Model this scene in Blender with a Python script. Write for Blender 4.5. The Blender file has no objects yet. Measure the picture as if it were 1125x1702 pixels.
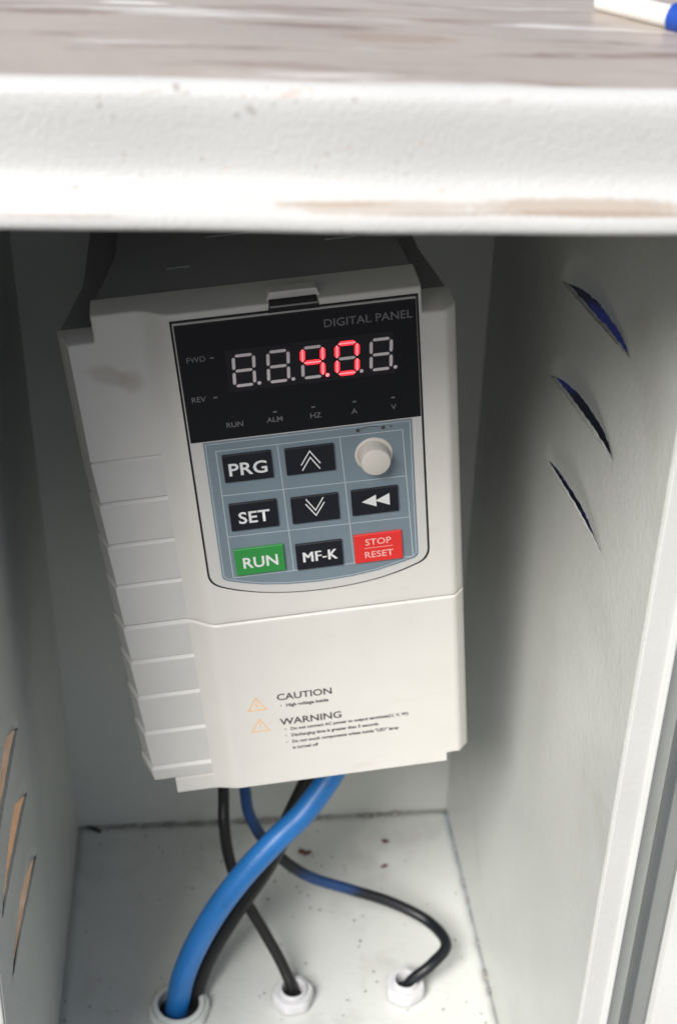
import bpy, bmesh, math, random
from mathutils import Vector, Matrix
random.seed(4)
S = bpy.context.scene
COL = S.collection
rad = math.radians

# ------------------------------------------------------------------ camera
cd = bpy.data.cameras.new('camera'); cam = bpy.data.objects.new('camera', cd); COL.objects.link(cam)
Rr, Ru, Rf = (0.9933, -0.1128, 0.0242), (0.0393, 0.5281, 0.8483), (0.1085, 0.8416, -0.5290)
m = Matrix(((Rr[0], Ru[0], -Rf[0]), (Rr[1], Ru[1], -Rf[1]), (Rr[2], Ru[2], -Rf[2])))
m = m.to_quaternion().to_matrix().to_4x4()
m.translation = (0.0827, -0.7399, 0.7142)
cam.matrix_world = m
cd.sensor_fit = 'VERTICAL'; cd.sensor_height = 24; cd.lens = 24 * 2.4008 / 1.702
cd.clip_start = 0.01; cd.clip_end = 500
cd.dof.use_dof = True; cd.dof.focus_distance = 0.62; cd.dof.aperture_fstop = 7.0
S.camera = cam

# ------------------------------------------------------------------ sky, sun, exposure
SUN_EL, SUN_AZ = 45, 37          # degrees up; degrees left of straight out of the cabinet's mouth
w = bpy.data.worlds.new("World"); S.world = w; w.use_nodes = True
nt = w.node_tree; bg = nt.nodes['Background']
sky = nt.nodes.new('ShaderNodeTexSky'); sky.sky_type = 'NISHITA'; sky.sun_disc = False
sky.sun_elevation = rad(SUN_EL); sky.sun_rotation = rad(180 + SUN_AZ)
sky.dust_density = 3.0; sky.ozone_density = 1.0
nt.links.new(sky.outputs[0], bg.inputs[0]); bg.inputs[1].default_value = 0.085
sd = bpy.data.lights.new('sun', 'SUN'); sd.energy = 3.9; sd.angle = rad(30); sd.color = (1, .985, .955)
so = bpy.data.objects.new('sun', sd); COL.objects.link(so)
sdir = Vector((-math.sin(rad(SUN_AZ)) * math.cos(rad(SUN_EL)), -math.cos(rad(SUN_AZ)) * math.cos(rad(SUN_EL)), math.sin(rad(SUN_EL))))
so.rotation_euler = sdir.to_track_quat('Z', 'Y').to_euler(); so.location = (0, -2, 3)
S.view_settings.view_transform = 'Standard'; S.view_settings.look = 'None'
S.view_settings.exposure = 0.40; S.view_settings.gamma = 1

# ------------------------------------------------------------------ materials
def mat(name, col, rough=.5, metal=0., var=.0, vscale=40., bump=0., bscale=400., spots=None, emit=None, spec=.5,
        stain=None, coat=0., patch=None):
    """procedural paint/plastic: colour noise, fine relief; spots=(colour, scale, cut); stain=(colour, scale vec, lo, hi)"""
    M = bpy.data.materials.new(name); M.use_nodes = True
    t = M.node_tree; b = t.nodes['Principled BSDF']; L = t.links.new
    b.inputs['Roughness'].default_value = rough; b.inputs['Metallic'].default_value = metal
    b.inputs['Specular IOR Level'].default_value = spec; b.inputs['Coat Weight'].default_value = coat
    co = t.nodes.new('ShaderNodeTexCoord').outputs['Object']
    def noise(sc, det=4, vec=None, rough_=.55):
        n = t.nodes.new('ShaderNodeTexNoise'); n.inputs['Scale'].default_value = sc
        n.inputs['Detail'].default_value = det; n.inputs['Roughness'].default_value = rough_
        L(vec if vec else co, n.inputs['Vector']); return n.outputs['Fac']
    def ramp(src, lo, hi):
        r = t.nodes.new('ShaderNodeMapRange'); r.inputs['From Min'].default_value = lo; r.inputs['From Max'].default_value = hi
        r.clamp = True; L(src, r.inputs['Value']); return r.outputs['Result']
    def mix(f, a, bcol):
        x = t.nodes.new('ShaderNodeMix'); x.data_type = 'RGBA'; L(f, x.inputs['Factor'])
        if isinstance(a, tuple): x.inputs['A'].default_value = (*a[:3], 1)
        else: L(a, x.inputs['A'])
        x.inputs['B'].default_value = (*bcol[:3], 1); return x.outputs['Result']
    c = None
    if var > 0:
        c = mix(ramp(noise(vscale, 6), .3, .7), tuple(v * (1 + var * .4) for v in col), tuple(v * (1 - var) for v in col))
    else:
        c = col
    if stain:
        for (scol, svec, lo, hi, amt) in stain:
            mp = t.nodes.new('ShaderNodeMapping'); mp.inputs['Scale'].default_value = svec
            L(co, mp.inputs['Vector'])
            f = ramp(noise(1, 6, mp.outputs[0], .65), lo, hi)
            mm = t.nodes.new('ShaderNodeMath'); mm.operation = 'MULTIPLY'; mm.inputs[1].default_value = amt; L(f, mm.inputs[0])
            c = mix(mm.outputs[0], c, scol)
    for pq in (patch or []):
        (pc, pr, pcol, amt, ang), psc = pq[:5], (pq[5] if len(pq) > 5 else 90)
        mp = t.nodes.new('ShaderNodeMapping'); mp.vector_type = 'TEXTURE'; mp.inputs['Location'].default_value = pc
        mp.inputs['Rotation'].default_value = (0, rad(ang), 0); mp.inputs['Scale'].default_value = pr; L(co, mp.inputs['Vector'])
        ln = t.nodes.new('ShaderNodeVectorMath'); ln.operation = 'LENGTH'; L(mp.outputs[0], ln.inputs[0])
        ad = t.nodes.new('ShaderNodeMath'); ad.operation = 'ADD'; L(ln.outputs['Value'], ad.inputs[0])
        nn = t.nodes.new('ShaderNodeMath'); nn.operation = 'MULTIPLY'; nn.inputs[1].default_value = .7; L(noise(psc, 4), nn.inputs[0]); L(nn.outputs[0], ad.inputs[1])
        f = ramp(ad.outputs[0], 1.32, .92)
        mm = t.nodes.new('ShaderNodeMath'); mm.operation = 'MULTIPLY'; mm.inputs[1].default_value = amt; L(f, mm.inputs[0])
        c = mix(mm.outputs[0], c, pcol)
    if spots:
        for (scol, sc, cut, seed) in spots:
            v = t.nodes.new('ShaderNodeTexVoronoi'); v.inputs['Scale'].default_value = sc
            mp = t.nodes.new('ShaderNodeMapping'); mp.inputs['Location'].default_value = (seed, seed * 2, seed)
            L(co, mp.inputs['Vector']); L(mp.outputs[0], v.inputs['Vector'])
            f1 = ramp(v.outputs['Distance'], cut, cut * .6)
            g = ramp(noise(sc * .2, 2, mp.outputs[0]), .50, .56)
            mm = t.nodes.new('ShaderNodeMath'); mm.operation = 'MULTIPLY'; L(f1, mm.inputs[0]); L(g, mm.inputs[1])
            c = mix(mm.outputs[0], c, scol)
    if isinstance(c, tuple): b.inputs['Base Color'].default_value = (*c[:3], 1)
    else: L(c, b.inputs['Base Color'])
    if var > 0:
        r = t.nodes.new('ShaderNodeMapRange'); L(noise(vscale * 2.3, 5), r.inputs['Value'])
        r.inputs['To Min'].default_value = max(.05, rough - .12); r.inputs['To Max'].default_value = min(1, rough + .12)
        L(r.outputs[0], b.inputs['Roughness'])
    if bump > 0:
        bn = t.nodes.new('ShaderNodeBump'); bn.inputs['Strength'].default_value = bump; bn.inputs['Distance'].default_value = .001
        L(noise(bscale, 4), bn.inputs['Height']); L(bn.outputs[0], b.inputs['Normal'])
    if emit:
        b.inputs['Emission Color'].default_value = (*emit[0], 1); b.inputs['Emission Strength'].default_value = emit[1]
    return M

DIRT = (.30, .25, .21)
M_in = mat('cabinet_paint', (.54, .555, .525), .38, var=.05, vscale=12, bump=.25, bscale=260,
           stain=[((.36, .35, .31), (9, 9, 9), .56, .8, .5)])
M_floor = mat('floor_paint', (.60, .615, .59), .33, var=.06, vscale=14, bump=.25, bscale=220,
              stain=[((.33, .33, .30), (14, 14, 14), .56, .78, .55)],
              spots=[((.06, .05, .04), 120, .11, 3.1)])
M_roof = mat('roof_paint', (.50, .50, .49), .42, var=.05, vscale=14, bump=.32, bscale=650,
             spots=[((.42, .40, .38), 190, .17, 1.7), ((.30, .28, .26), 90, .07, 7.2), ((.50, .42, .36), 130, .12, 4.4)],
             patch=[((.0860, -.352, .6052), (.0016, .006, .0012), (.30, .27, .25), .85, 20, 700), ((.0885, -.352, .6040), (.0012, .006, .0008), (.34, .31, .29), .8, -20, 700),
                    ((.1058, -.352, .5995), (.0022, .006, .0014), (.34, .32, .30), .75, 30, 700), ((.1020, -.352, .5980), (.0009, .006, .0007), (.32, .30, .28), .8, 0, 700), ((.1165, -.352, .6035), (.0045, .006, .0012), (.48, .38, .34), .7, -12, 500),
                    ((.0655, -.352, .6010), (.0008, .006, .0008), (.25, .24, .23), .8, 0, 700), ((.0800, -.352, .6045), (.0035, .006, .0007), (.42, .37, .33), .6, 0, 500), ((.1340, -.352, .6020), (.0010, .006, .0010), (.35, .33, .32), .8, 0, 700),
                    ((.0580, -.355, .5800), (.0014, .006, .0008), (.33, .31, .30), .85, 0, 700), ((.1760, -.352, .6010), (.0030, .006, .0006), (.36, .32, .30), .6, -4, 500)])
M_edge = mat('flange_paint', (.58, .585, .565), .4, var=.04, vscale=20, bump=.15, bscale=400)
M_dirty_glint = mat('dusty_roof_top_with_glints', (.40, .345, .30), .40, var=.12, vscale=14, bump=.3, bscale=150,
              patch=[((.050, -.284, .606), (.024, .005, .03), (.22, .155, .12), .65, 0, 260), ((.152, -.302, .606), (.024, .007, .03), (.30, .215, .16), .55, 0, 260), ((.178, -.279, .606), (.022, .004, .03), (.24, .165, .13), .6, 0, 300), ((.075, -.272, .606), (.014, .002, .03), (.75, .74, .72), .8, 0, 300)],  # brown patches are dirt; the white streak is a painted reflection
              stain=[((.21, .145, .11), (12, 110, 30), .52, .66, .8), ((.60, .58, .55), (9, 80, 20), .57, .66, .8)])  # brown streaks are dirt, pale ones sky reflections painted into the colour
M_ledge = mat('lip_ledge_paint', (.50, .495, .48), .45, var=.04, bump=.2, bscale=300,
              patch=[((.142, -.3585, .5740), (.034, .02, .0020), (.36, .295, .235), .6, 1.5, 420), ((.128, -.3585, .5752), (.020, .02, .0008), (.34, .27, .21), .7, 1.5, 600), ((.158, -.3585, .5722), (.018, .02, .0008), (.33, .28, .23), .6, 1.5, 600),
                    ((.200, -.3585, .5728), (.040, .02, .0024), (.33, .265, .205), .75, 1.5, 380), ((.205, -.3585, .5712), (.045, .02, .0010), (.29, .23, .18), .75, 1.5, 600), ((.052, -.3600, .5740), (.024, .02, .0009), (.34, .29, .25), .6, 1.5, 500)])
M_plas = mat('warm_white_plastic', (.68, .662, .622), .42, var=.035, vscale=30, bump=.08, bscale=1400,
             stain=[((.42, .38, .32), (25, 25, 60), .60, .80, .30)], patch=[((-.0255, .008, .2385), (.013, .02, .0055), (.44, .37, .31), .45, 25), ((-.018, .008, .2355), (.007, .02, .0075), (.42, .36, .31), .35, 10)])
M_pgry = mat('light_grey_plastic', (.66, .648, .618), .45, var=.03, vscale=30, bump=.06, bscale=900,
             stain=[((.33, .27, .22), (30, 30, 12), .66, .78, .5)])
M_body = mat('grey_plastic_body', (.27, .275, .27), .55, var=.05, bump=.1)
M_black = mat('gloss_black_window', (.006, .007, .010), .16, spec=.5)
M_gap = mat('black_gap', (.008, .008, .008), .7)
M_win = mat('smoked_digit_window', (.017, .016, .021), .2)
M_seg = mat('unlit_segment', (.80, .72, .73), .5)
M_lit = mat('lit_red_segment', (.8, .05, .06), .5, emit=((1, .02, .035), 1.5))
M_core = mat('lit_segment_core', (.9, .3, .3), .5, emit=((1, .12, .14), 1.7))
M_prt = mat('faint_grey_print', (.17, .17, .185), .5)
M_rim = mat('keypad_rim', (.60, .59, .57), .4, var=.02)
M_blue = mat('slate_blue_membrane', (.19, .245, .285), .36, var=.06, vscale=60, bump=.05, bscale=700)
M_line = mat('pale_line_print', (.46, .53, .56), .5)
M_key = mat('black_key', (.010, .011, .017), .38, var=.02)
M_wht = mat('white_legend', (.72, .73, .73), .5)
M_grn = mat('green_key', (.035, .27, .06), .4, var=.02)
M_red = mat('red_key', (.72, .035, .03), .4, var=.02)
M_pink = mat('pale_red_legend', (.85, .45, .42), .5)
M_knob = mat('ivory_knob', (.62, .59, .54), .4, var=.03)
M_ink = mat('black_print', (.05, .048, .05), .6)
M_org = mat('pale_orange_print', (.80, .50, .26), .6)
M_cblk = mat('black_cable_jacket', (.009, .0095, .009), .42, spec=.35, var=.1, vscale=80, bump=.1, bscale=500)
M_cblk2 = mat('black_cable_jacket_blue_reflection', (.009, .010, .013), .38, spec=.35, var=.1, vscale=80,
              patch=[((.1150, -.088, .105), (.03, .03, .035), (.016, .065, .20), .8, 0, 60), ((.165, -.100, .040), (.030, .03, .02), (.014, .055, .17), .75, 0, 60)])  # blue reflection on the black jacket, painted into its colour
M_cblu = mat('blue_cable_jacket', (.016, .155, .45), .38, var=.14, vscale=50, bump=.15, bscale=350,
             stain=[((.03, .09, .22), (60, 60, 25), .58, .75, .6), ((.16, .24, .36), (90, 90, 90), .66, .78, .4)])
M_nyl = mat('white_nylon', (.56, .56, .575), .4, var=.04, bump=.1)
M_nylg = mat('grey_white_nylon', (.57, .60, .57), .42, var=.04, bump=.1)
M_rust = mat('rust_chip', (.13, .028, .016), .8, var=.3, vscale=300, bump=.4)
M_gritm = mat('black_grit', (.02, .018, .015), .9)
M_weld = mat('weld_spatter', (.30, .29, .27), .5, var=.35, vscale=200, bump=.6, bscale=300)
M_tarp = mat('blue_tarpaulin', (.0045, .0065, .036), .85, spec=.08, var=.25, vscale=5, bump=.4, bscale=9,
             stain=[((.002, .002, .004), (2.2, 2.2, 2.2), .50, .56, 1.)])
M_soil = mat('dark_yard_ground', (.062, .060, .057), .9, var=.3, vscale=3, bump=.8, bscale=60)
M_sand = mat('orange_sand', (.20, .115, .062), .9, var=.5, vscale=9, bump=.8, bscale=60,
             stain=[((.30, .24, .18), (6, 6, 6), .45, .6, .8)])
M_pipe = mat('white_pipe_plastic', (.72, .70, .66), .4, var=.05, bump=.2)
M_pblu = mat('blue_pipe_end', (.01, .06, .36), .4, var=.1)

# ------------------------------------------------------------------ helpers
def thing(name, label, cat, loc=(0, 0, 0), group=None):
    o = bpy.data.objects.new(name, None); COL.objects.link(o); o.location = loc; o.empty_display_size = .02
    return tag(o, label, cat, group)
def tag(o, label, cat, group=None, kind=None):
    if label: o['label'] = label
    if cat: o['category'] = cat
    if group: o['group'] = group
    if kind: o['kind'] = kind
    return o
def link(name, me, mats, parent=None, smooth=False, bevel=0, seg=2, angle=35):
    if not isinstance(mats, (list, tuple)): mats = [mats]
    for x in mats:
        me.materials.append(x)
    o = bpy.data.objects.new(name, me); COL.objects.link(o)
    if parent: o.parent = parent
    if smooth:
        for p in me.polygons: p.use_smooth = True
        if smooth != 'all':
            try: me.set_sharp_from_angle(angle=rad(angle))
            except Exception: pass
    if bevel:
        b = o.modifiers.new('bevel', 'BEVEL'); b.width = bevel; b.segments = seg; b.limit_method = 'ANGLE'; b.angle_limit = rad(30)
    return o
def obj(name, verts, faces, mats, parent=None, mi=None, fix=True, **k):
    me = bpy.data.meshes.new(name); me.from_pydata([tuple(v) for v in verts], [], faces)
    if fix:
        bm = bmesh.new(); bm.from_mesh(me); bmesh.ops.recalc_face_normals(bm, faces=bm.faces); bm.to_mesh(me); bm.free()
    if mi:
        for p, i in zip(me.polygons, mi): p.material_index = i
    me.update()
    return link(name, me, mats, parent, **k)
def prism(poly, a, b, f):
    """poly: 2-D outline, extruded from a to b; f(p, q, t) -> 3-D point"""
    n = len(poly)
    v = [f(p[0], p[1], a) for p in poly] + [f(p[0], p[1], b) for p in poly]
    fs = [tuple(range(n)), tuple(range(2 * n - 1, n - 1, -1))] + [(i, (i + 1) % n, n + (i + 1) % n, n + i) for i in range(n)]
    return v, fs
def box(x0, x1, y0, y1, z0, z1):
    v = [(x, y, z) for z in (z0, z1) for y in (y0, y1) for x in (x0, x1)]
    return v, [(0, 1, 3, 2), (4, 6, 7, 5), (0, 4, 5, 1), (2, 3, 7, 6), (0, 2, 6, 4), (1, 5, 7, 3)]
def join(*parts):
    V, F = [], []
    for v, f in parts:
        n = len(V); V += list(v); F += [tuple(i + n for i in q) for q in f]
    return V, F
def smooth_path(pts, n=10):
    P = [Vector(p) for p in pts]; P = [P[0] * 2 - P[1]] + P + [P[-1] * 2 - P[-2]]; out = []
    for i in range(1, len(P) - 2):
        for k in range(n):
            t = k / n; a, b, c, d = P[i - 1], P[i], P[i + 1], P[i + 2]
            out.append(.5 * ((2 * b) + (c - a) * t + (2 * a - 5 * b + 4 * c - d) * t * t + (3 * b - a - 3 * c + d) * t ** 3))
    out.append(P[-2]); return out
def tube(pts, r, n=20, caps=True):
    V, F = [], []; up = Vector((.3, 1, .2)).normalized(); m_ = len(pts)
    for i, p in enumerate(pts):
        t = (pts[min(i + 1, m_ - 1)] - pts[max(i - 1, 0)]).normalized()
        up = (up - t * up.dot(t)).normalized(); s = t.cross(up)
        rr = r(i / (m_ - 1)) if callable(r) else r
        for k in range(n):
            a = 2 * math.pi * k / n; V.append(p + (up * math.cos(a) + s * math.sin(a)) * rr)
    for i in range(m_ - 1):
        for k in range(n):
            F.append((i * n + k, i * n + (k + 1) % n, (i + 1) * n + (k + 1) % n, (i + 1) * n + k))
    if caps: F += [tuple(range(n)), tuple(range((m_ - 1) * n, m_ * n))]
    return V, F
def lathe(prof, n, f):
    """prof [(r, h)]; f(x, y, h)"""
    V = [f(r * math.cos(2 * math.pi * k / n), r * math.sin(2 * math.pi * k / n), h) for r, h in prof for k in range(n)]
    F = [(i * n + k, i * n + (k + 1) % n, (i + 1) * n + (k + 1) % n, (i + 1) * n + k) for i in range(len(prof) - 1) for k in range(n)]
    return V, F

# ------------------------------------------------------------------ the cabinet (metres)
D = .3075
cab = thing('electrical_cabinet', 'pale grey painted sheet metal cabinet with a deep overhanging roof and louvred sides', 'cabinet', (.13, -.15, -.01))
cab_inv = Matrix.Translation((-.13, .15, .01))
def inset(o):
    o.matrix_parent_inverse = cab_inv; return o
T = .0015
# back wall
v, f = prism([(-.006 + .0105, .002), (.261, -.0025), (.2605, .60), (-.004, .60)], 0, T, lambda x, z, t: (x, t, z))
inset(obj('back_wall', v, f, M_in, cab))
# floor panel: small relief so that it is not dead flat
nx, ny = 40, 44
V = []; F = []
for j in range(ny + 1):
    t = j / ny; y = -D * t
    xl = .0045 + (-.006 - .0045) * t; xr = .261 + (.259 - .261) * t; z0 = .002 * (1 - t); z1 = -.0025 * (1 - t)
    for i in range(nx + 1):
        s = i / nx
        z = z0 + (z1 - z0) * s + .0007 * math.sin(5 * s + 2) * math.sin(3 * t + 1)
        V.append((xl + (xr - xl) * s + (.0008 * math.sin(j * 1.7) if i in (0, nx) else 0), y, z))
for j in range(ny):
    for i in range(nx):
        a = j * (nx + 1) + i; F.append((a, a + 1, a + nx + 2, a + nx + 1))
o = inset(obj('floor_panel', V, F, M_floor, cab, smooth='all'))
sm = o.modifiers.new('solid', 'SOLIDIFY'); sm.thickness = .0015; sm.offset = -1

def side_wall(name, xf, sgn, louv):
    """xf(y, z): inside surface; louvres punched outwards by sgn; louv: (y_back, z_back, y_front, z_front, gap, height)"""
    YA = max(l[0] for l in louv) + .012; YB = min(l[2] for l in louv) - .012
    NY = 40; ys = [YA + (YB - YA) * i / NY for i in range(NY + 1)]
    sh = lambda y, l: l[1] + (l[3] - l[1]) * (y - l[0]) / (l[2] - l[0])
    lv = sorted(louv, key=lambda l: l[1])
    P = lambda y, z, d=0.: (xf(y, z) + sgn * d, y, z)
    V, F = [], []
    def row(fn):
        n = len(V); V.extend(P(y, fn(y)) for y in ys); return list(range(n, n + NY + 1))
    zt = .60
    rows = [('b', row(lambda y: 0.0))]
    for l in lv:
        rows.append(('p', row(lambda y, l=l: sh(y, l) - .010)))
        rows.append(('q', row(lambda y, l=l: sh(y, l) + l[5] + .006)))
    rows.append(('t', row(lambda y: zt)))
    for k in range(0, len(rows), 2):
        a, b = rows[k][1], rows[k + 1][1]
        for i in range(NY): F.append((a[i], a[i + 1], b[i + 1], b[i]))
    for yy, idx in ((0.0, 0), (-D, NY)):
        n = len(V); V.extend([P(yy, 0.0), P(yy, zt)])
        edge = [r[1][idx] for r in rows]
        F.append(tuple([n] + edge + [n + 1]))
    wob = obj(name, V, F, M_in, cab)
    inset(wob)
    s_ = wob.modifiers.new('solid', 'SOLIDIFY'); s_.thickness = .0012; s_.offset = 0
    for li, l in enumerate(sorted(louv, key=lambda l: -l[1])):
        V, F = [], []
        R = random.Random(li + 5)
        hs = [0, .03, .08, .15, .25, .35, .45, .55, .65, .75, .85, .93, 1]
        def depth(y, s):
            u = (y - l[0]) / (l[2] - l[0])
            if u <= 0 or u >= 1: return 0
            e = math.sin(math.pi * u ** .68) ** .8
            q = min(1, s / (.08 + .92 * e))
            prof = 1 - (3 * q * q - 2 * q ** 3)
            return l[4] * min(1, e) * prof * (1 + .05 * math.sin(9 * u + li))
        ja = lambda i: R.uniform(-.0004, .0004) if 4 < i < NY - 4 else 0
        jag = [ja(i) for i in range(NY + 1)]
        low = len(V); V += [P(y, sh(y, l) - .010) for y in ys]
        cut0 = len(V); V += [P(y, sh(y, l) + jag[i]) for i, y in enumerate(ys)]
        for i in range(NY): F.append((low + i, low + i + 1, cut0 + i + 1, cut0 + i))
        base = len(V)
        for s in hs: V += [P(y, sh(y, l) + s * l[5] + (jag[i] if s == 0 else 0), depth(y, s)) for i, y in enumerate(ys)]
        top = len(V); V += [P(y, sh(y, l) + l[5] + .006) for y in ys]
        n1 = NY + 1
        for k in range(len(hs)):
            a = base + k * n1; b = a + n1
            for i in range(NY): F.append((a + i, a + i + 1, b + i + 1, b + i))
        e0 = len(V)      # thickness of the sheet at the cut
        V += [P(y, sh(y, l) + jag[i], -.0006) for i, y in enumerate(ys)] + [P(y, sh(y, l) + jag[i] + .0002, -.0006 + min(.0016, .28 * depth(y, 0))) for i, y in enumerate(ys)]
        for i in range(NY):
            if depth(ys[i], 0) > .0004 and depth(ys[i + 1], 0) > .0004: F.append((e0 + i, e0 + i + 1, e0 + n1 + i + 1, e0 + n1 + i))
        me = bpy.data.meshes.new('louvre'); me.from_pydata(V, [], F)
        bm = bmesh.new(); bm.from_mesh(me)
        # weld the cut line only outside the hood
        tgt = {}
        bm.verts.ensure_lookup_table()
        for i in range(n1):
            if (V[base + i][0] - V[cut0 + i][0]) * sgn < 1e-6: tgt[bm.verts[base + i]] = bm.verts[cut0 + i]
        bmesh.ops.weld_verts(bm, targetmap=tgt); bm.to_mesh(me); bm.free()
        lo = link('louvre', me, M_in, wob, smooth='all')
        s_ = lo.modifiers.new('solid', 'SOLIDIFY'); s_.thickness = .0012; s_.offset = 0; s_.use_rim = False
    return wob
xr_ = lambda y, z: .261 + (.259 - .261) * (-y / D) - .0005 * z
side_wall('right_wall', xr_, 1, [(-.142, .4572, -.246, .4700, .0078, .024), (-.142, .4095, -.245, .4228, .0070, .024), (-.148, .3680, -.246, .3790, .0036, .023)])
xl_ = lambda y, z: (.0045 - .0142 * z) * (1 + y / D) + (-.006 + .017 * z) * (-y / D)
side_wall('left_wall', xl_, -1, [(-.186, .2487, -.288, .2640, .0078, .023), (-.181, .2008, -.285, .2262, .0078, .023), (-.173, .1498, -.279, .1793, .0042, .022)])
# front flanges
def strip(name, prof, z0, z1, m_=M_in, bev=.0008, xs=lambda z: 0.):
    v, f = prism(prof, z0, z1, lambda x, y, z: (x + xs(z), y, z)); return inset(obj(name, v, f, m_, cab, bevel=bev, seg=3))
strip('right_front_flange', [(.2590, -D + .0004), (.2590, -D - .0012), (.2695, -D - .0012), (.2703, -D - .0034), (.2718, -D - .0034), (.2718, -D + .016), (.2703, -D + .016), (.2703, -D + .0004)], -.004, .60, M_edge)
strip('left_front_flange', [(.0000, -D + .0004), (.0000, -D - .0012), (-.0112, -D - .0012), (-.0120, -D - .0036), (-.0138, -D - .0036), (-.0138, -D + .016), (-.0122, -D + .016), (-.0122, -D + .0004)], -.004, .60, M_edge, xs=lambda z: -.006 + .017 * z)
# hinge gap channel and the open door beyond it
strip('hinge_channel', [(.2721, -D + .005), (.2835, -D + .011), (.3020, -D + .040), (.3260, -D + .042), (.3260, -D + .0435), (.3010, -D + .0415), (.2828, -D + .0125), (.2721, -D + .0065)], -.01, .60, M_in, bev=.0006)
strip('door', [(.2903, -D - .0030), (.2916, -D - .0062), (.420, -D - .075), (.4215, -D - .073), (.2955, -D - .0050), (.3010, -D + .018), (.2995, -D + .0185)], -.01, .545, M_edge, bev=.0009)
# roof: swept lip profile (y, z), tilted a little
def roof():
    pr = []
    zt = .6052
    pr += [(.05, zt + .004, 0), (-.10, zt + .003, 0), (-.25, zt + .002, 0), (-.34, zt + .0005, 0), (-.3455, zt, 0)]
    for k in range(1, 8):
        a = rad(90 * k / 8); pr.append((-.3460 - .0055 * math.sin(a), zt - .0055 * (1 - math.cos(a)), 1))
    pr += [(-.3518, .598, 1), (-.3519, .595, 1), (-.3520, .591, 1), (-.3522, .587, 1), (-.3525, .583, 1), (-.3531, .5805, 1), (-.3542, .5785, 1),
           (-.3556, .5768, 1), (-.3576, .5752, 2), (-.3594, .5738, 2), (-.3608, .5722, 2), (-.3616, .5706, 1), (-.3619, .5690, 1), (-.3617, .5676, 1),
           (-.3606, .5670, 1), (-.345, .5676, 1), (-.345, .5690, 1), (-.3560, .5690, 1)]
    x0, x1, n = -.06, .335, 90
    V, F, MI = [], [], []; R = random.Random(2)
    for i in range(n + 1):
        x = x0 + (x1 - x0) * i / n
        for (y, z, mm) in pr:
            dy = .0005 * math.sin(x * 31 + 1) + .0003 * math.sin(x * 83)
            dz = .0004 * math.sin(x * 23) + (.0010 * math.sin(x * 14 + y * 20) if mm == 0 and y > -.33 else 0)
            V.append((x, y + dy, z + dz - .0254 * (x - .13) + .0004))
    k = len(pr)
    for i in range(n):
        for j in range(k - 1):
            F.append((i * k + j, i * k + j + 1, (i + 1) * k + j + 1, (i + 1) * k + j)); MI.append(pr[j][2] if pr[j][2] != 1 or pr[j + 1][2] != 2 else 2)
    o = inset(obj('roof', V, F, [M_dirty_glint, M_roof, M_ledge], cab, MI, smooth='all'))
    s_ = o.modifiers.new('solid', 'SOLIDIFY'); s_.thickness = .0010; s_.offset = -1
roof()
# soffit closing the top of the box, and a header behind the lip
v, f = prism([(-D, .5960), (.02, .5960), (.02, .5980), (-D, .5980)], -.03, .30, lambda y, z, x: (x, y, z - .0254 * (x - .13)))
inset(obj('top_panel', v, f, M_in, cab))
v, f = box(-.02, .29, -D - .002, .01, -.36, -.012)
inset(obj('plinth', v, f, M_in, cab))
# weld beads and spatter along the back seam of the floor
vs = []; R = random.Random(8)
def blob(x, y, z, r, sx=1., sy=1., sz=.6, rr=R):
    bm = bmesh.new(); bmesh.ops.create_icosphere(bm, subdivisions=1, radius=r)
    V_ = [(x + q.co.x * sx * (1 + rr.uniform(-.25, .25)), y + q.co.y * sy * (1 + rr.uniform(-.25, .25)), z + q.co.z * sz * (1 + rr.uniform(-.2, .2))) for q in bm.verts]
    F_ = [tuple(q.index for q in p.verts) for p in bm.faces]; bm.free(); return V_, F_
for k in range(75):
    x = .006 + .254 * (k / 74) + R.uniform(-.002, .002)
    if R.random() < .45 and x > .10: continue
    r = R.uniform(.0007, .0025); vs.append(blob(x, -.0012 - R.random() * .002, .0018 - .0045 * x / .26 + r * .3, r, 1.7, .9, .8))
for x, y in ((.262, -.04), (.2603, -.071), (.2601, -.088), (.2595, -.122), (.2593, -.150), (.2588, -.162)):
    for q in range(3): vs.append(blob(x - .001 + R.uniform(-.001, .001), y + R.uniform(-.003, .003), .001, R.uniform(.0008, .0017), .8, 1.6, .8))
for k in range(14):
    vs.append(blob(.003 - .00004 * k, -.02 - .014 * k, .001, R.uniform(.0004, .0012), .8, 1.8, .8))
v, f = join(*vs); inset(tag(obj('weld_spatter', v, f, M_weld, cab, smooth='all'), None, None, None, 'stuff'))

# ------------------------------------------------------------------ loose bits on the cabinet floor
G = 'rust coloured paint chips lying on the cabinet floor'
for (x, y, r, sx, lab) in ((.1577, -.0358, .0032, 1.5, 'largest dark red rust chip on the cabinet floor, beside the crossing cables'),
                       (.2128, -.0305, .0019, 1.3, 'small round rust chip near the back wall on the floor\'s right side'),
                       (.2088, -.0532, .0017, 1.5, 'small slanted rust chip just in front of the round one')):
    vs = []
    R = random.Random(int(x * 1e4))
    for q in range(5): vs.append(blob(R.uniform(-1, 1) * r * sx * .7, R.uniform(-1, 1) * r * .5, .0003, r * R.uniform(.35, .7), 1.3, 1, .3))
    v, f = join(*vs); o = obj('rust_chip', v, f, M_rust); o.location = (x, y, .0008); tag(o, lab, 'rust chip', G)
pts = smooth_path([(-.005, .0005, .001), (0, -.001, .0022), (.004, -.0032, .002), (.0075, -.0055, .0012)], 5)
v, f = tube(pts, lambda t: .0007 + .0005 * t, 8); o = obj('twig', v, f, M_gritm, smooth='all'); o.location = (.0125, -.0008, .001)
tag(o, 'short dark twig in the left rear corner of the cabinet floor', 'twig')
vs = []; R = random.Random(3)
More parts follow.
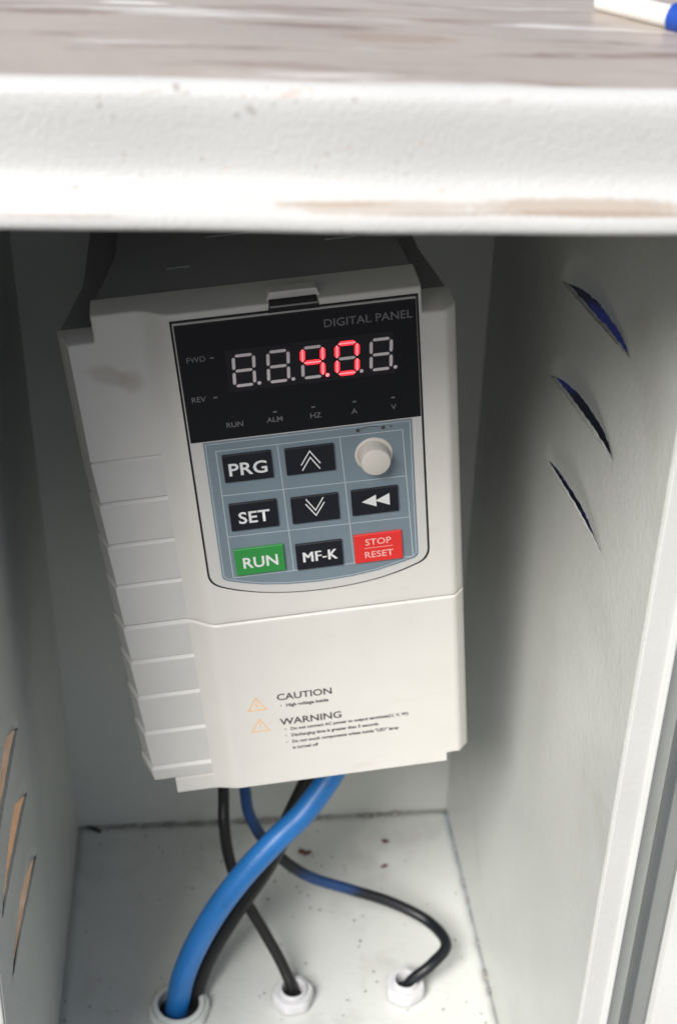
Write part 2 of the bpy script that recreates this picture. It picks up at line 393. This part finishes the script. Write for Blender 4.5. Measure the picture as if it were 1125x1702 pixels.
pp = [(.0099, -.0682), (.0034, -.0798), (.0075, -.1062), (.0232, -.1091), (.0074, -.1218), (.183, -.098), (.185, -.115), (.238, -.14), (.245, -.12), (.232, -.165),
      (.228, -.172), (.243, -.168), (.03, -.02), (.04, -.014), (.024, -.026), (.135, -.060), (.146, -.052), (.17, -.09), (.19, -.14), (.215, -.105)]
pp += [(R.uniform(.0, .255), -abs(R.gauss(.0, .10)) - .005) for _ in range(34)]
for x, y in pp: vs.append(blob(x, max(y, -.25), .0004, R.uniform(.0003, .0008), 1, 1, .6))
v, f = join(*vs); tag(obj('grit', v, f, M_gritm), 'tiny black specks of grit scattered over the pale cabinet floor', 'grit', None, 'stuff')

# ------------------------------------------------------------------ cable glands
def gland(loc, ro, ri, hgt, m_, name, label, rotz=0.):
    g = thing(name, label, 'cable gland', loc, 'nylon cable glands in the cabinet floor'); g.rotation_euler = (0, 0, rotz)
    # hexagonal lock nut with a bore
    V, F = [], []; n = 48
    def ring(fn, z):
        k = len(V); V.extend((fn(a) * math.cos(a), fn(a) * math.sin(a), z) for a in [2 * math.pi * i / n for i in range(n)]); return k
    hexr = lambda a: min(ro, ro * .935 / max(.001, math.cos((a % (math.pi / 3)) - math.pi / 6)))
    rs = [ring(hexr, 0), ring(hexr, hgt * .62), ring(lambda a: hexr(a) * .93, hgt * .75), ring(lambda a: ri * 1.28, hgt * .75), ring(lambda a: ri * 1.28, 0)]
    for a, b in zip(rs[:-1], rs[1:]):
        for i in range(n): F.append((a + i, a + (i + 1) % n, b + (i + 1) % n, b + i))
    obj('lock_nut', V, F, m_, g, smooth=True, angle=50)
    v, f = lathe([(ri * 1.26, 0), (ri * 1.26, hgt * .95), (ri * 1.20, hgt), (ri * 1.05, hgt), (ri, hgt * .93), (ri, 0)], 40, lambda x, y, z: (x, y, z))
    obj('threaded_collar', v, f, m_, g, smooth=True)
    v, f = prism([(ri * 1.1 * math.cos(a), ri * 1.1 * math.sin(a)) for a in [2 * math.pi * i / 32 for i in range(32)]], .0002, .0010, lambda x, y, z: (x, y, z))
    obj('bore', v, f, M_gap, g)  # solid black disc standing in for the dark inside the hole
gland((.0702, -.1600, .0006), .0182, .0122, .0095, M_nylg, 'cable_gland', 'large grey-white nylon gland where the thick blue cable enters', .2)
gland((.1386, -.1560, .0006), .0124, .0066, .0100, M_nyl, 'cable_gland', 'small white nylon gland holding the straight thin black cable', .1)
gland((.2072, -.1560, .0006), .0122, .0062, .0100, M_nyl, 'cable_gland', 'small white nylon gland under the looping thin cable', .5)

# ------------------------------------------------------------------ cables
def cable(name, label, pts, r, m_):
    v, f = tube(smooth_path(pts, 12), r, 24)
    return tag(obj(name, v, f, m_, smooth='all'), label, 'cable')
cable('cable', 'thick bright blue cable from the drive underside to the large gland',
      [(.178, -.105, .232), (.1754, -.114, .195), (.1680, -.123, .163), (.1474, -.135, .1352), (.1278, -.145, .1209), (.1084, -.152, .1013), (.0895, -.1575, .0731), (.0752, -.1605, .039), (.0690, -.1590, .004), (.0680, -.1585, -.02)], .0070, M_cblu)
cable('cable', 'thick black cable running behind the blue cable into the large gland',
      [(.172, -.085, .232), (.1680, -.092, .190), (.1580, -.104, .150), (.1410, -.113, .1100), (.1260, -.120, .0780), (.1030, -.134, .0500), (.0870, -.145, .0262), (.0790, -.1535, .004), (.0785, -.1545, -.02)], .0056, M_cblk)
cable('cable', 'thin black cable dropping straight behind the blue one to the middle gland',
      [(.104, -.085, .232), (.102, -.092, .17), (.1015, -.1, .1202), (.1011, -.11, .1033), (.1036, -.118, .0815), (.1112, -.125, .0578), (.1231, -.135, .0365), (.1332, -.146, .0189), (.1387, -.1553, .004), (.1390, -.156, -.02)], .0034, M_cblk)
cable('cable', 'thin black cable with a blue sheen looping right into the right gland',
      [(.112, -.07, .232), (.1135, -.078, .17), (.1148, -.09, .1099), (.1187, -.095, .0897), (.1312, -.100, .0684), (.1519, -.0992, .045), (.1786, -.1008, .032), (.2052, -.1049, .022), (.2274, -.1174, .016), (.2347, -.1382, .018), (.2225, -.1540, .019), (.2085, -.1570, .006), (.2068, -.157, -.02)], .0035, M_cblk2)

# ------------------------------------------------------------------ the drive: local frame u right, v up, w towards the viewer (mm)
O = Vector((.1052, -.1902, .2055)); X = Vector((.9951, -.0005, .0984)); Z = Vector((-.0983, -.0330, .9946))
X.normalize(); Z = (Z - X * X.dot(Z)).normalized(); Bk = Z.cross(X)
drv = thing('motor_drive', 'beige plastic motor speed drive with digital panel and keypad, hung askew in the cabinet', 'motor drive')
mm = Matrix(((X.x, Bk.x, Z.x), (X.y, Bk.y, Z.y), (X.z, Bk.z, Z.z))).to_4x4(); mm.translation = O; drv.matrix_world = mm
L3 = lambda u, v, w_: (u / 1000, -w_ / 1000, v / 1000)
def dplate(name, poly, w0, w1, m_, parent, bevel=0, seg=2, smooth=False, **k):
    v, f = prism(poly, w0, w1, lambda u, v_, t: L3(u, v_, t))
    return obj(name, v, f, m_, parent, bevel=bevel / 1000, seg=seg, smooth=smooth, **k)
def rect(u0, u1, v0, v1): return [(u0, v0), (u1, v0), (u1, v1), (u0, v1)]
def sstep(a, b, t):
    t = max(0, min(1, (t - a) / (b - a))); return t * t * (3 - 2 * t)
def lines(stops, step):
    out = []
    for a, b in zip(stops[:-1], stops[1:]):
        n = max(1, round((b - a) / step)); out += [a + (b - a) * i / n for i in range(n)]
    return out + [stops[-1]]
def cover(name, us, vs_, inside, hf, m_, back=-22, vm=lambda u, v: v):
    ids = {}; V = []; F = []
    def vid(i, j, b=False):
        k = (i, j, b)
        if k not in ids:
            ids[k] = len(V); V.append(L3(us[i], vm(us[i], vs_[j]), back if b else hf(us[i], vs_[j])))
        return ids[k]
    nu, nv = len(us) - 1, len(vs_) - 1
    ok = lambda i, j: 0 <= i < nu and 0 <= j < nv and inside((us[i] + us[i + 1]) / 2, (vs_[j] + vs_[j + 1]) / 2)
    for i in range(nu):
        for j in range(nv):
            if not ok(i, j): continue
            F.append((vid(i, j), vid(i + 1, j), vid(i + 1, j + 1), vid(i, j + 1)))
            for di, dj, a, b in ((-1, 0, (i, j), (i, j + 1)), (1, 0, (i + 1, j), (i + 1, j + 1)), (0, -1, (i, j), (i + 1, j)), (0, 1, (i, j + 1), (i + 1, j + 1))):
                if not ok(i + di, j + dj): F.append((vid(*a), vid(*b), vid(*b, True), vid(*a, True)))
    return obj(name, V, F, m_, drv, smooth=True, angle=50)
def base_w(u):
    if u < -41: return -7 - 13 * (-41 - u) / 5
    if u < -12: return -7
    if u < 3: return -7 + 7 * sstep(-12, 3, u)
    if u <= 115: return 0
    return -(u - 115) * 1.05
def edge_drop(d, r=1.3):
    if d >= r: return 0
    return -(r - math.sqrt(max(0, r * r - (r - d) ** 2)))
# upper cover
def in_up(u, v):
    if v > 255 and (u < -30 or u > 105.3): return False
    if u < -10.5 and v < 198: return False
    return True
def h_up(u, v):
    top = 255 if (u < -30.01 or u > 105.31) else 267
    d = top - v
    h = base_w(u) + edge_drop(d) + edge_drop(v - 106.3, .6) * .6
    if v > 255.2: h += edge_drop(105.3 - u, 1.0) + (edge_drop(u + 30, 1.0))
    return h
us = lines([-46, -41, -30, -29.6, -29, -12, -10.5, 3, 104.3, 104.8, 105.3, 115, 120], 1.5)
vsu = lines([106.3, 106.5, 107, 198, 254, 254.5, 255, 265.7, 266.1, 266.5, 266.8, 267], 3)
up = cover('upper_cover', us, vsu, in_up, h_up, M_plas)
for p in up.data.polygons:      # the two-tone moulding: greyer on the shelf left of the raised face
    pass
# lower cover
def in_lo(u, v):
    if v < 5 and (u < -30 or u > 108.3): return False
    if u < -10.5 and v > 5 : return False
    return True
def h_lo(u, v):
    d = v + (4.5 if u < -1 else 0)
    h = base_w(u) + .35 + edge_drop(v + 5, 1.2) + edge_drop(105.6 - v, .9)
    if u > 108.3: h += edge_drop(v - 5, 1.2)
    return h
usl = lines([-46, -41, -30, -12, -10.5, 3, 108.3, 115, 120], 1.5)
vsl = lines([-5, -4.6, -4, -3, -.5, 0, .7, 5, 5.4, 6, 7, 104, 104.8, 105.2, 105.6], 3)
lo = cover('lower_cover', usl, vsl, in_lo, h_lo, M_plas, vm=lambda u, v: v if v >= 5 or u < -12 else 5 + (v - 5) * (5.5 + 4.5 * (1 - sstep(-12, 3, u))) / 10)
# slats down the left shelf
def slat(v1, v0, parent, off=0.):
    """wedge: proud at its top edge, set back at its foot"""
    g = .35
    def sec(v, a, e): return [L3(-10.5, v, -7 - a), L3(-41 + e, v, -7 - a), L3(-46 + e, v, -20), L3(-46 + e, v, -22), L3(-10.5, v, -22)]
    A = sec(v1 - g - .7, .5, .5); A2 = sec(v1 - g - 1.1, .05 - off, .05); B = sec(v1 - g - 2.2, 0 - off, 0); C = sec(v0 + g, .75, .8)
    top = sec(v1 - g, 1.5, 1.3)
    V = top + A + A2 + B + C; F = []
    for k in range(4):
        for i in range(5): F.append((k * 5 + i, k * 5 + (i + 1) % 5, (k + 1) * 5 + (i + 1) % 5, (k + 1) * 5 + i))
    F += [tuple(range(5)), tuple(range(20, 25))]
    obj('vent_slat', V, F, M_pgry, parent)
for a, b in ((198, 175.7), (175.7, 153), (153, 130), (130, 106)): slat(a, b, up)
for a, b in ((105.8, 84.6), (84.6, 62.2), (62.2, 38.8), (38.8, 14.8), (14.8, 5.2)): slat(a, b, lo, .3)
# body behind the covers: centre block and lower wings, tapering back
def bodysec(w_, t):
    k = 9 * t
    return [L3(-45.5 + k, 6, w_), L3(119.5 - k * .6, 6, w_), L3(119.5 - k * .6, 254.6, w_), L3(105.0 - k * .3, 254.4, w_), L3(104.9 - k * .3, 266.2, w_), L3(-29.6 + k, 266.2, w_), L3(-29.6 + k, 254.4, w_), L3(-45.5 + k, 254.6, w_)]
secs = [bodysec(-20, 0), bodysec(-65, 1), bodysec(-178, 1.3)]
V = sum(secs, []); F = [tuple(range(8)), tuple(range(16, 24))] + [(k * 8 + i, k * 8 + (i + 1) % 8, (k + 1) * 8 + (i + 1) % 8, (k + 1) * 8 + i) for k in range(2) for i in range(8)]
body = obj('body', V, F, M_body, drv, bevel=.0006)
v, f = prism(rect(-36, 112, -2, 6.5), -24, -70, lambda u, v_, t: L3(u, v_, t)); obj('terminal_skirt', v, f, M_body, drv)
vs = []
for (u, w_, l) in ((2, -46, 10), (72, -58, 14), (20, -75, 60), (70, -90, 60)):
    vs.append(prism([(u, w_), (u + l, w_), (u + l, w_ - 1.2), (u, w_ - 1.2)], 266, 266.9, lambda a, b, t: L3(a, t, b)))
v, f = join(*vs); obj('top_rib', v, f, M_body, drv)
# latch above the display
dplate('latch_recess_shade', [(42, 262.8), (63.6, 262.8), (62.4, 267.6), (43, 267.6)], -3, .5, M_gap, drv)  # black plate standing in for the shade of the finger notch
lt = dplate('latch', [(41.8, 266.9), (64.2, 266.9), (62.6, 270.6), (43.4, 270.6)], -8.5, -2.5, M_plas, drv, bevel=.5)
dplate('latch_bar', [(43, 265.3), (62.8, 265.3), (62.4, 266.0), (43.3, 266.0)], -1, .9, M_body, lt)

# --- keypad unit
def outline(g=0.):
    """keypad outline with bowed foot; g grows it"""
    P = [(102.9 + g, 263.1 + g), (2.8 - g, 263.1 + g), (2.8 - g, 136)]
    bl = [(3.0, 134.0), (4.2, 131.2), (6.8, 129.0), (10.5, 127.3), (17, 124.9), (26, 122.4), (38, 120.6), (53, 119.8), (68, 120.6), (80, 122.4), (89, 124.9), (95.5, 127.3), (99.6, 129.0), (101.8, 131.2), (103.0, 134.0)]
    for (u, v) in bl: P.append((u + (g if u > 80 else -g if u < 20 else 0), v - g))
    P.append((103.2 + g, 136)); return P
def soft(P, n=2):     # Chaikin on the bowed foot only
    for _ in range(n):
        Q = P[:2]
        for a, b in zip(P[2:-1], P[3:]): Q += [(a[0] * .75 + b[0] * .25, a[1] * .75 + b[1] * .25), (a[0] * .25 + b[0] * .75, a[1] * .25 + b[1] * .75)]
        Q.insert(2, P[2]); Q.append(P[-1]); P = Q
    return P
kp = dplate('keypad', soft(outline(0)), -1, 1.2, M_rim, drv, bevel=.45, seg=3)
gapo = dplate('keypad_gap', soft(outline(.95)), -1, .12, M_gap, kp)
dsp = dplate('display_panel', rect(3.3, 102.7, 206.6, 262.6), 1.0, 1.75, M_black, drv, bevel=.35, seg=3)
def dprint(name, poly_or_vf, m_, parent, w0, th=.03):
    v, f = poly_or_vf; return obj(name, v, f, m_, parent, fix=False)
WD = 1.78
dplate('digit_window', rect(22.6, 92.6, 229.3, 249.0), 1.6, WD, M_win, dsp)
# seven-segment digits: every segment printed bar its own polygon; lit ones glow
def digit(u0, v0, lit, dot, mats, parent):
    W_, H_, t_, sl = 8.4, 14.0, 1.6, .06
    sgm = {'a': ((0, 1), (1, 1)), 'b': ((1, 1), (1, .5)), 'c': ((1, .5), (1, 0)), 'd': ((1, 0), (0, 0)), 'e': ((0, 0), (0, .5)), 'f': ((0, .5), (0, 1)), 'g': ((0, .5), (1, .5))}
    V, F, MI = [], [], []
    def bar(p, q, th, mi, w_):
        p = Vector(p); q = Vector(q); d = (q - p).normalized(); n = Vector((-d.y, d.x)); h = th / 2; g = .55
        pts = [p + d * (g), p + d * (g + h) + n * h, q - d * (g + h) + n * h, q - d * g, q - d * (g + h) - n * h, p + d * (g + h) - n * h]
        k = len(V); V.extend(L3(a.x + sl * a.y, a.y, w_) for a in [x_ + Vector((0, 0)) for x_ in pts]); F.append(tuple(range(k, k + 6))); MI.append(mi)
    for s, (p, q) in sgm.items():
        P = (p[0] * W_, p[1] * H_); Q = (q[0] * W_, q[1] * H_); on = s in lit
        bar(P, Q, t_ * (1.35 if on else .85), 1 if on else 0, WD + .06)
        if on: bar(P, Q, t_ * .38, 2, WD + .10)
    k = len(V); n = 12
    V += [L3(W_ + 1.9 + .85 * math.cos(2 * math.pi * i / n), .2 + .85 * math.sin(2 * math.pi * i / n), WD + .06) for i in range(n)]
    F.append(tuple(range(k, k + n))); MI.append(2 if dot else 0)
    V = [(a[0] + u0 / 1000, a[1], a[2] + v0 / 1000) for a in V]
    return obj('digit', V, F, mats, parent, MI, fix=False)
for u0, lit, dot in ((25.0, '', 0), (39.3, '', 0), (53.7, 'fgbc', 1), (68.1, 'abcdef', 0), (82.4, '', 0)):
    digit(u0, 232.0, lit, dot, [M_seg, M_lit, M_core], dsp)
# text
def text(name, s, u, v, size, m_, parent, w_, bold=0., sx=1., align='LEFT', sp=1.):
    cu = bpy.data.curves.new('t', 'FONT'); cu.body = s; cu.size = size / 1000; cu.offset = bold / 1000; cu.align_x = align; cu.space_character = sp
    cu.resolution_u = 3
    to = bpy.data.objects.new('t', cu); COL.objects.link(to)
    bpy.context.view_layer.update()
    me = bpy.data.meshes.new_from_object(to.evaluated_get(bpy.context.evaluated_depsgraph_get()))
    bpy.data.objects.remove(to); bpy.data.curves.remove(cu); me.materials.clear()
    for q in me.vertices: q.co = Vector((u / 1000 + q.co.x * sx, -w_ / 1000, v / 1000 + q.co.y))
    me.name = name
    return link(name, me, m_, parent)
TX = 1.80
text('caption', 'DIGITAL PANEL', 64.0, 254.4, 5.2, M_prt, dsp, TX, .03, 1.0, sp=1.02)
for s, u, v in (('FWD', 6.4, 245.2), ('REV', 6.2, 226.4), ('RUN', 19.2, 212.4), ('ALM', 36.6, 212.6), ('HZ', 55.0, 212.2), ('A', 72.9, 212.0), ('V', 90.0, 211.8)):
    text('caption', s, u, v, 3.6, M_prt, dsp, TX, .03)
for u, v in ((17.0, 246.4), (16.4, 227.7), (40.4, 217.4), (56.8, 217.6), (74.4, 217.8), (91.0, 217.6), (22.5, 217.4)):
    dplate('indicator', rect(u - .8, u + .8, v - .35, v + .35), 1.7, TX, M_win if u == 22.5 else M_prt, dsp)
# membrane with its line print
def mem(g):
    P = [(98.6 - g, 205.9 - g), (8.4 + g, 205.9 - g), (8.4 + g, 135)]
    for (u, v) in [(8.7, 133.2), (10.5, 131.8), (17, 129.6), (26, 127.4), (38, 125.7), (53, 125.0), (68, 125.7), (80, 127.4), (89, 129.6), (96.6, 131.8), (98.4, 133.2)]:
        P.append((u + (-g if u > 80 else g if u < 20 else 0), v + g))
    P.append((98.6 - g, 135)); return P
mb = dplate('membrane', mem(0), 1.1, 1.5, M_blue, kp)
def ribbon(P, wd, w_, closed=True):
    V, F = [], []; n = len(P)
    for i in range(n):
        a, b, c = Vector(P[i - 1]), Vector(P[i]), Vector(P[(i + 1) % n])
        if not closed and i == 0: a = b * 2 - c
        if not closed and i == n - 1: c = b * 2 - a
        d1 = (b - a).normalized(); d2 = (c - b).normalized(); n1 = Vector((-d1.y, d1.x)); n2 = Vector((-d2.y, d2.x)); nn = (n1 + n2).normalized()
        k = wd / 2 / max(.3, nn.dot(n1)); V += [L3(b.x + nn.x * k, b.y + nn.y * k, w_), L3(b.x - nn.x * k, b.y - nn.y * k, w_)]
    for i in range(n if closed else n - 1): j = (i + 1) % n; F.append((2 * i, 2 * i + 1, 2 * j + 1, 2 * j))
    return V, F
WM = 1.54
rb = [ribbon(mem(.9), .32, WM)]
rb.append(ribbon([(13.4, 201.2), (94.3, 201.0), (96.2, 132.9), (13.4, 133.2)][::-1], .38, WM + .01))
for P in ([(39.9, 201), (41.2, 133.2)], [(67.0, 201), (69.0, 133)], [(13.5, 178.2), (94.8, 177.0)], [(13.5, 156.0), (95.4, 154.8)]): rb.append(ribbon(P, .36, WM + .005, False))
v, f = join(*rb); obj('line_print', v, f, M_line, mb, fix=False)
v, f = join(prism(rect(74.2, 75.9, 202.4, 204.0), 1.4, WM + .02, lambda u, v_, t: L3(u, v_, t)), prism(rect(85.2, 86.9, 202.4, 204.0), 1.4, WM + .02, lambda u, v_, t: L3(u, v_, t)),
            prism(rect(89.0, 89.9, 203.0, 203.8), 1.4, WM + .02, lambda u, v_, t: L3(u, v_, t)), ribbon([(76.5, 203.6), (78, 204.3), (80.5, 204.6), (83, 204.3), (84.6, 203.6)], .35, WM + .02, False))
obj('turn_mark', v, f, M_ink, mb, fix=False)
def key(u0, u1, v0, v1, m_, h=1.3, lab=None):
    o = dplate('key', rect(u0, u1, v0, v1), 1.45, 1.5 + h, m_, kp, bevel=.45, seg=3)
    if lab: o['label'] = lab
    return o, 1.5 + h + .03
def legend(k, s, uc, v, size, m_=M_wht, bold=.16, sx=1., sp=1.03): text('legend', s, uc, v, size, m_, k[0], k[1], bold, sx, 'CENTER', sp)
def shape(k, vf, m_=M_wht): obj('legend', vf[0], vf[1], m_, k[0], fix=False)
k = key(15.6, 36.8, 185.2, 199.2, M_key, lab='black key reading PRG'); legend(k, 'PRG', 26.2, 188.7, 8.8, sx=1.06)
k = key(42.6, 64.0, 185.2, 198.8, M_key, lab='black key with two upward chevrons')
chev = lambda uc, v0, dv, hw, s: ribbon([(uc - hw, v0), (uc, v0 + s * dv), (uc + hw, v0)], .55, k[1], False)
shape(k, join(chev(53.4, 189.8, 6.8, 4.2, 1), chev(53.4, 187.0, 6.4, 3.9, 1)))
k = key(15.6, 36.8, 159.4, 173.8, M_key, lab='black key reading SET'); legend(k, 'SET', 26.2, 163.2, 8.6, sx=1.03)
k = key(42.9, 64.1, 159.2, 173.2, M_key, lab='black key with two downward chevrons')
shape(k, join(chev(53.6, 169.4, 6.6, 4.2, -1), chev(53.6, 172.0, 6.4, 3.9, -1)))
k = key(69.8, 90.8, 159.6, 173.2, M_key, lab='black key with a double left arrow')
shape(k, ([L3(74.3, 166.7, k[1]), L3(80.8, 163.6, k[1]), L3(80.8, 169.9, k[1]), L3(80.3, 166.7, k[1]), L3(86.8, 163.6, k[1]), L3(86.8, 169.9, k[1])], [(0, 1, 2), (3, 4, 5)]))
k = key(15.2, 37.6, 134.6, 149.2, M_grn, lab='green key reading RUN'); legend(k, 'RUN', 26.6, 138.6, 8.2, sx=.96)
k = key(42.8, 64.0, 133.6, 147.8, M_key, lab='black key reading MF-K'); legend(k, 'MF-K', 53.5, 137.8, 8.0, bold=0., sx=.86, sp=1.06)
for du in (-.22, .22): text('legend', 'MF-K', 53.5 + du, 137.8, 8.0, M_wht, k[0], k[1] - .004, 0., .86, 'CENTER', 1.06)
k = key(69.4, 91.4, 133.2, 148.8, M_red, lab='red key reading STOP RESET')
legend(k, 'STOP', 80.4, 142.9, 4.9, M_pink, .05); legend(k, 'RESET', 80.4, 135.9, 4.9, M_pink, .05)
shape(k, ribbon([(74.0, 141.3), (87.0, 141.3)], .3, k[1], False), M_pink)
# knob
KU, KV = 81.2, 190.4
v, f = lathe([(8.4, 1.45), (8.4, 1.9), (8.0, 2.3), (7.2, 2.35), (6.9, 2.0), (6.5, 1.9), (0.01, 1.9)], 48, lambda a, b, h: L3(KU + a, KV + b, h))
kc = obj('knob_collar', v, f, M_knob, kp, smooth=True)
v, f = lathe([(6.7, 1.9), (6.55, 8.4), (6.3, 9.0), (5.9, 9.25), (0.01, 9.35)], 48, lambda a, b, h: L3(KU + a, KV + b, h))
obj('knob', v, f, M_knob, drv, smooth=True, angle=40)
# warning print on the lower cover
WL = .39
def wtext(s, u, v, size, bold=0., sx=1., sp=1.): text('warning_text', s, u, v, size, M_ink, lo, WL, bold, sx, sp=sp)
wtext('CAUTION', 26.0, 55.2, 5.7, .11, 1.06); wtext('High voltage inside', 30.2, 50.6, 2.8, .10, .98)
wtext('WARNING', 26.4, 38.9, 6.0, .11, 1.05)
for i, s in enumerate(('Do not connect AC power to output terminals(U, V, W)', 'Discharging time is greater than 5 seconds', 'Do not touch components unless inside "LED" lamp', 'is turned off')):
    wtext(s, 31.0, (34.9, 30.6, 26.3, 22.2)[i], 2.7, .10, (.94, .94, .94, .95)[i])
for v_ in (35.6, 31.3, 27.0): dplate('warning_text', rect(28.2, 28.8, v_, v_ + .6), .3, WL, M_ink, lo)
dplate('warning_text', rect(27.4, 28.0, 51.3, 51.9), .3, WL, M_ink, lo)
def tri(uc, v0, bang):
    P = [(uc - 4.4, v0), (uc + 4.4, v0), (uc, v0 + 7.8)]
    parts = [ribbon(P, .75, WL)]
    if bang: parts.append(ribbon([(uc + .5, v0 + 5), (uc - .7, v0 + 3.2), (uc + .7, v0 + 3.0), (uc - .3, v0 + 1.2)], .5, WL, False))
    else: parts += [ribbon([(uc, v0 + 5), (uc, v0 + 2.4)], .55, WL, False), ribbon([(uc, v0 + 1.6), (uc, v0 + 1.1)], .55, WL, False)]
    v, f = join(*parts); obj('warning_triangle', v, f, M_org, lo, fix=False)
tri(16.0, 50.6, True); tri(16.4, 36.6, False)

# ------------------------------------------------------------------ on the roof
pp_ = thing('pipe_offcut', 'white plastic pipe offcut with a blue end lying on the roof at the right', 'pipe', (.2395, -.2735, .6068))
a = Vector((-.012, .016, .0)); b = Vector((.006, -.008, 0))
v, f = tube([a + (b - a) * t for t in (0, .25, .5, .75, 1)], .0036, 20); obj('pipe', v, f, M_pipe, pp_, smooth=True)
d_ = (b - a).normalized()
v, f = tube([b - d_ * .001, b + d_ * .004, b + d_ * .012, b + d_ * .03], .0046, 20); obj('pipe_end', v, f, M_pblu, pp_, smooth=True)

# ------------------------------------------------------------------ ground and what lies round the cabinet
V = []; F = []; n = 60
for j in range(n + 1):
    for i in range(n + 1):
        s = (i / n * 2 - 1); t = (j / n * 2 - 1); x = s * abs(s) ** 1.6 * 60; y = t * abs(t) ** 1.6 * 60
        V.append((x, y, -.36 + .01 * math.sin(x * 5) * math.sin(y * 4 + 1)))
for j in range(n):
    for i in range(n): F.append((j * (n + 1) + i, j * (n + 1) + i + 1, (j + 1) * (n + 1) + i + 1, (j + 1) * (n + 1) + i))
tag(obj('ground', V, F, M_soil, smooth='all'), None, None, None, 'structure')
V = []; F = []; n = 50
for j in range(n + 1):
    for i in range(n + 1):
        x = .42 + i / n * 2.6 + .03 * math.sin(j * .5); y = -.1 + j / n * 3.2 + .03 * math.sin(i * .6)
        V.append((x, y, -.335 + .02 * math.sin(i * .9 + j * .3) + .015 * math.sin(j * .8 - i * .25)))
for j in range(n):
    for i in range(n): F.append((j * (n + 1) + i, j * (n + 1) + i + 1, (j + 1) * (n + 1) + i + 1, (j + 1) * (n + 1) + i))
tp = obj('tarpaulin', V, F, M_tarp, smooth='all'); s_ = tp.modifiers.new('solid', 'SOLIDIFY'); s_.thickness = .002
tag(tp, 'blue tarpaulin on the ground, glimpsed through the right-hand louvres', 'tarpaulin')

V = []; F = []; n = 40
for j in range(n + 1):
    for i in range(n + 1):
        a = 2 * math.pi * i / n; rr = (j / n) * (1 + .12 * math.sin(3 * a) + .06 * math.sin(7 * a + 1))
        V.append((-.62 + .78 * rr * math.cos(a), .75 + 1.0 * rr * math.sin(a), -.345 + .05 * (1 - (j / n) ** 2) - .03 * (j / n) ** 4 + .008 * math.sin(j * 1.3) * math.sin(i)))
for j in range(n):
    for i in range(n): F.append((j * (n + 1) + i, j * (n + 1) + i + 1, (j + 1) * (n + 1) + i + 1, (j + 1) * (n + 1) + i))
tag(obj('sandy_patch', V, F, M_sand, smooth='all'), None, None, None, 'structure')
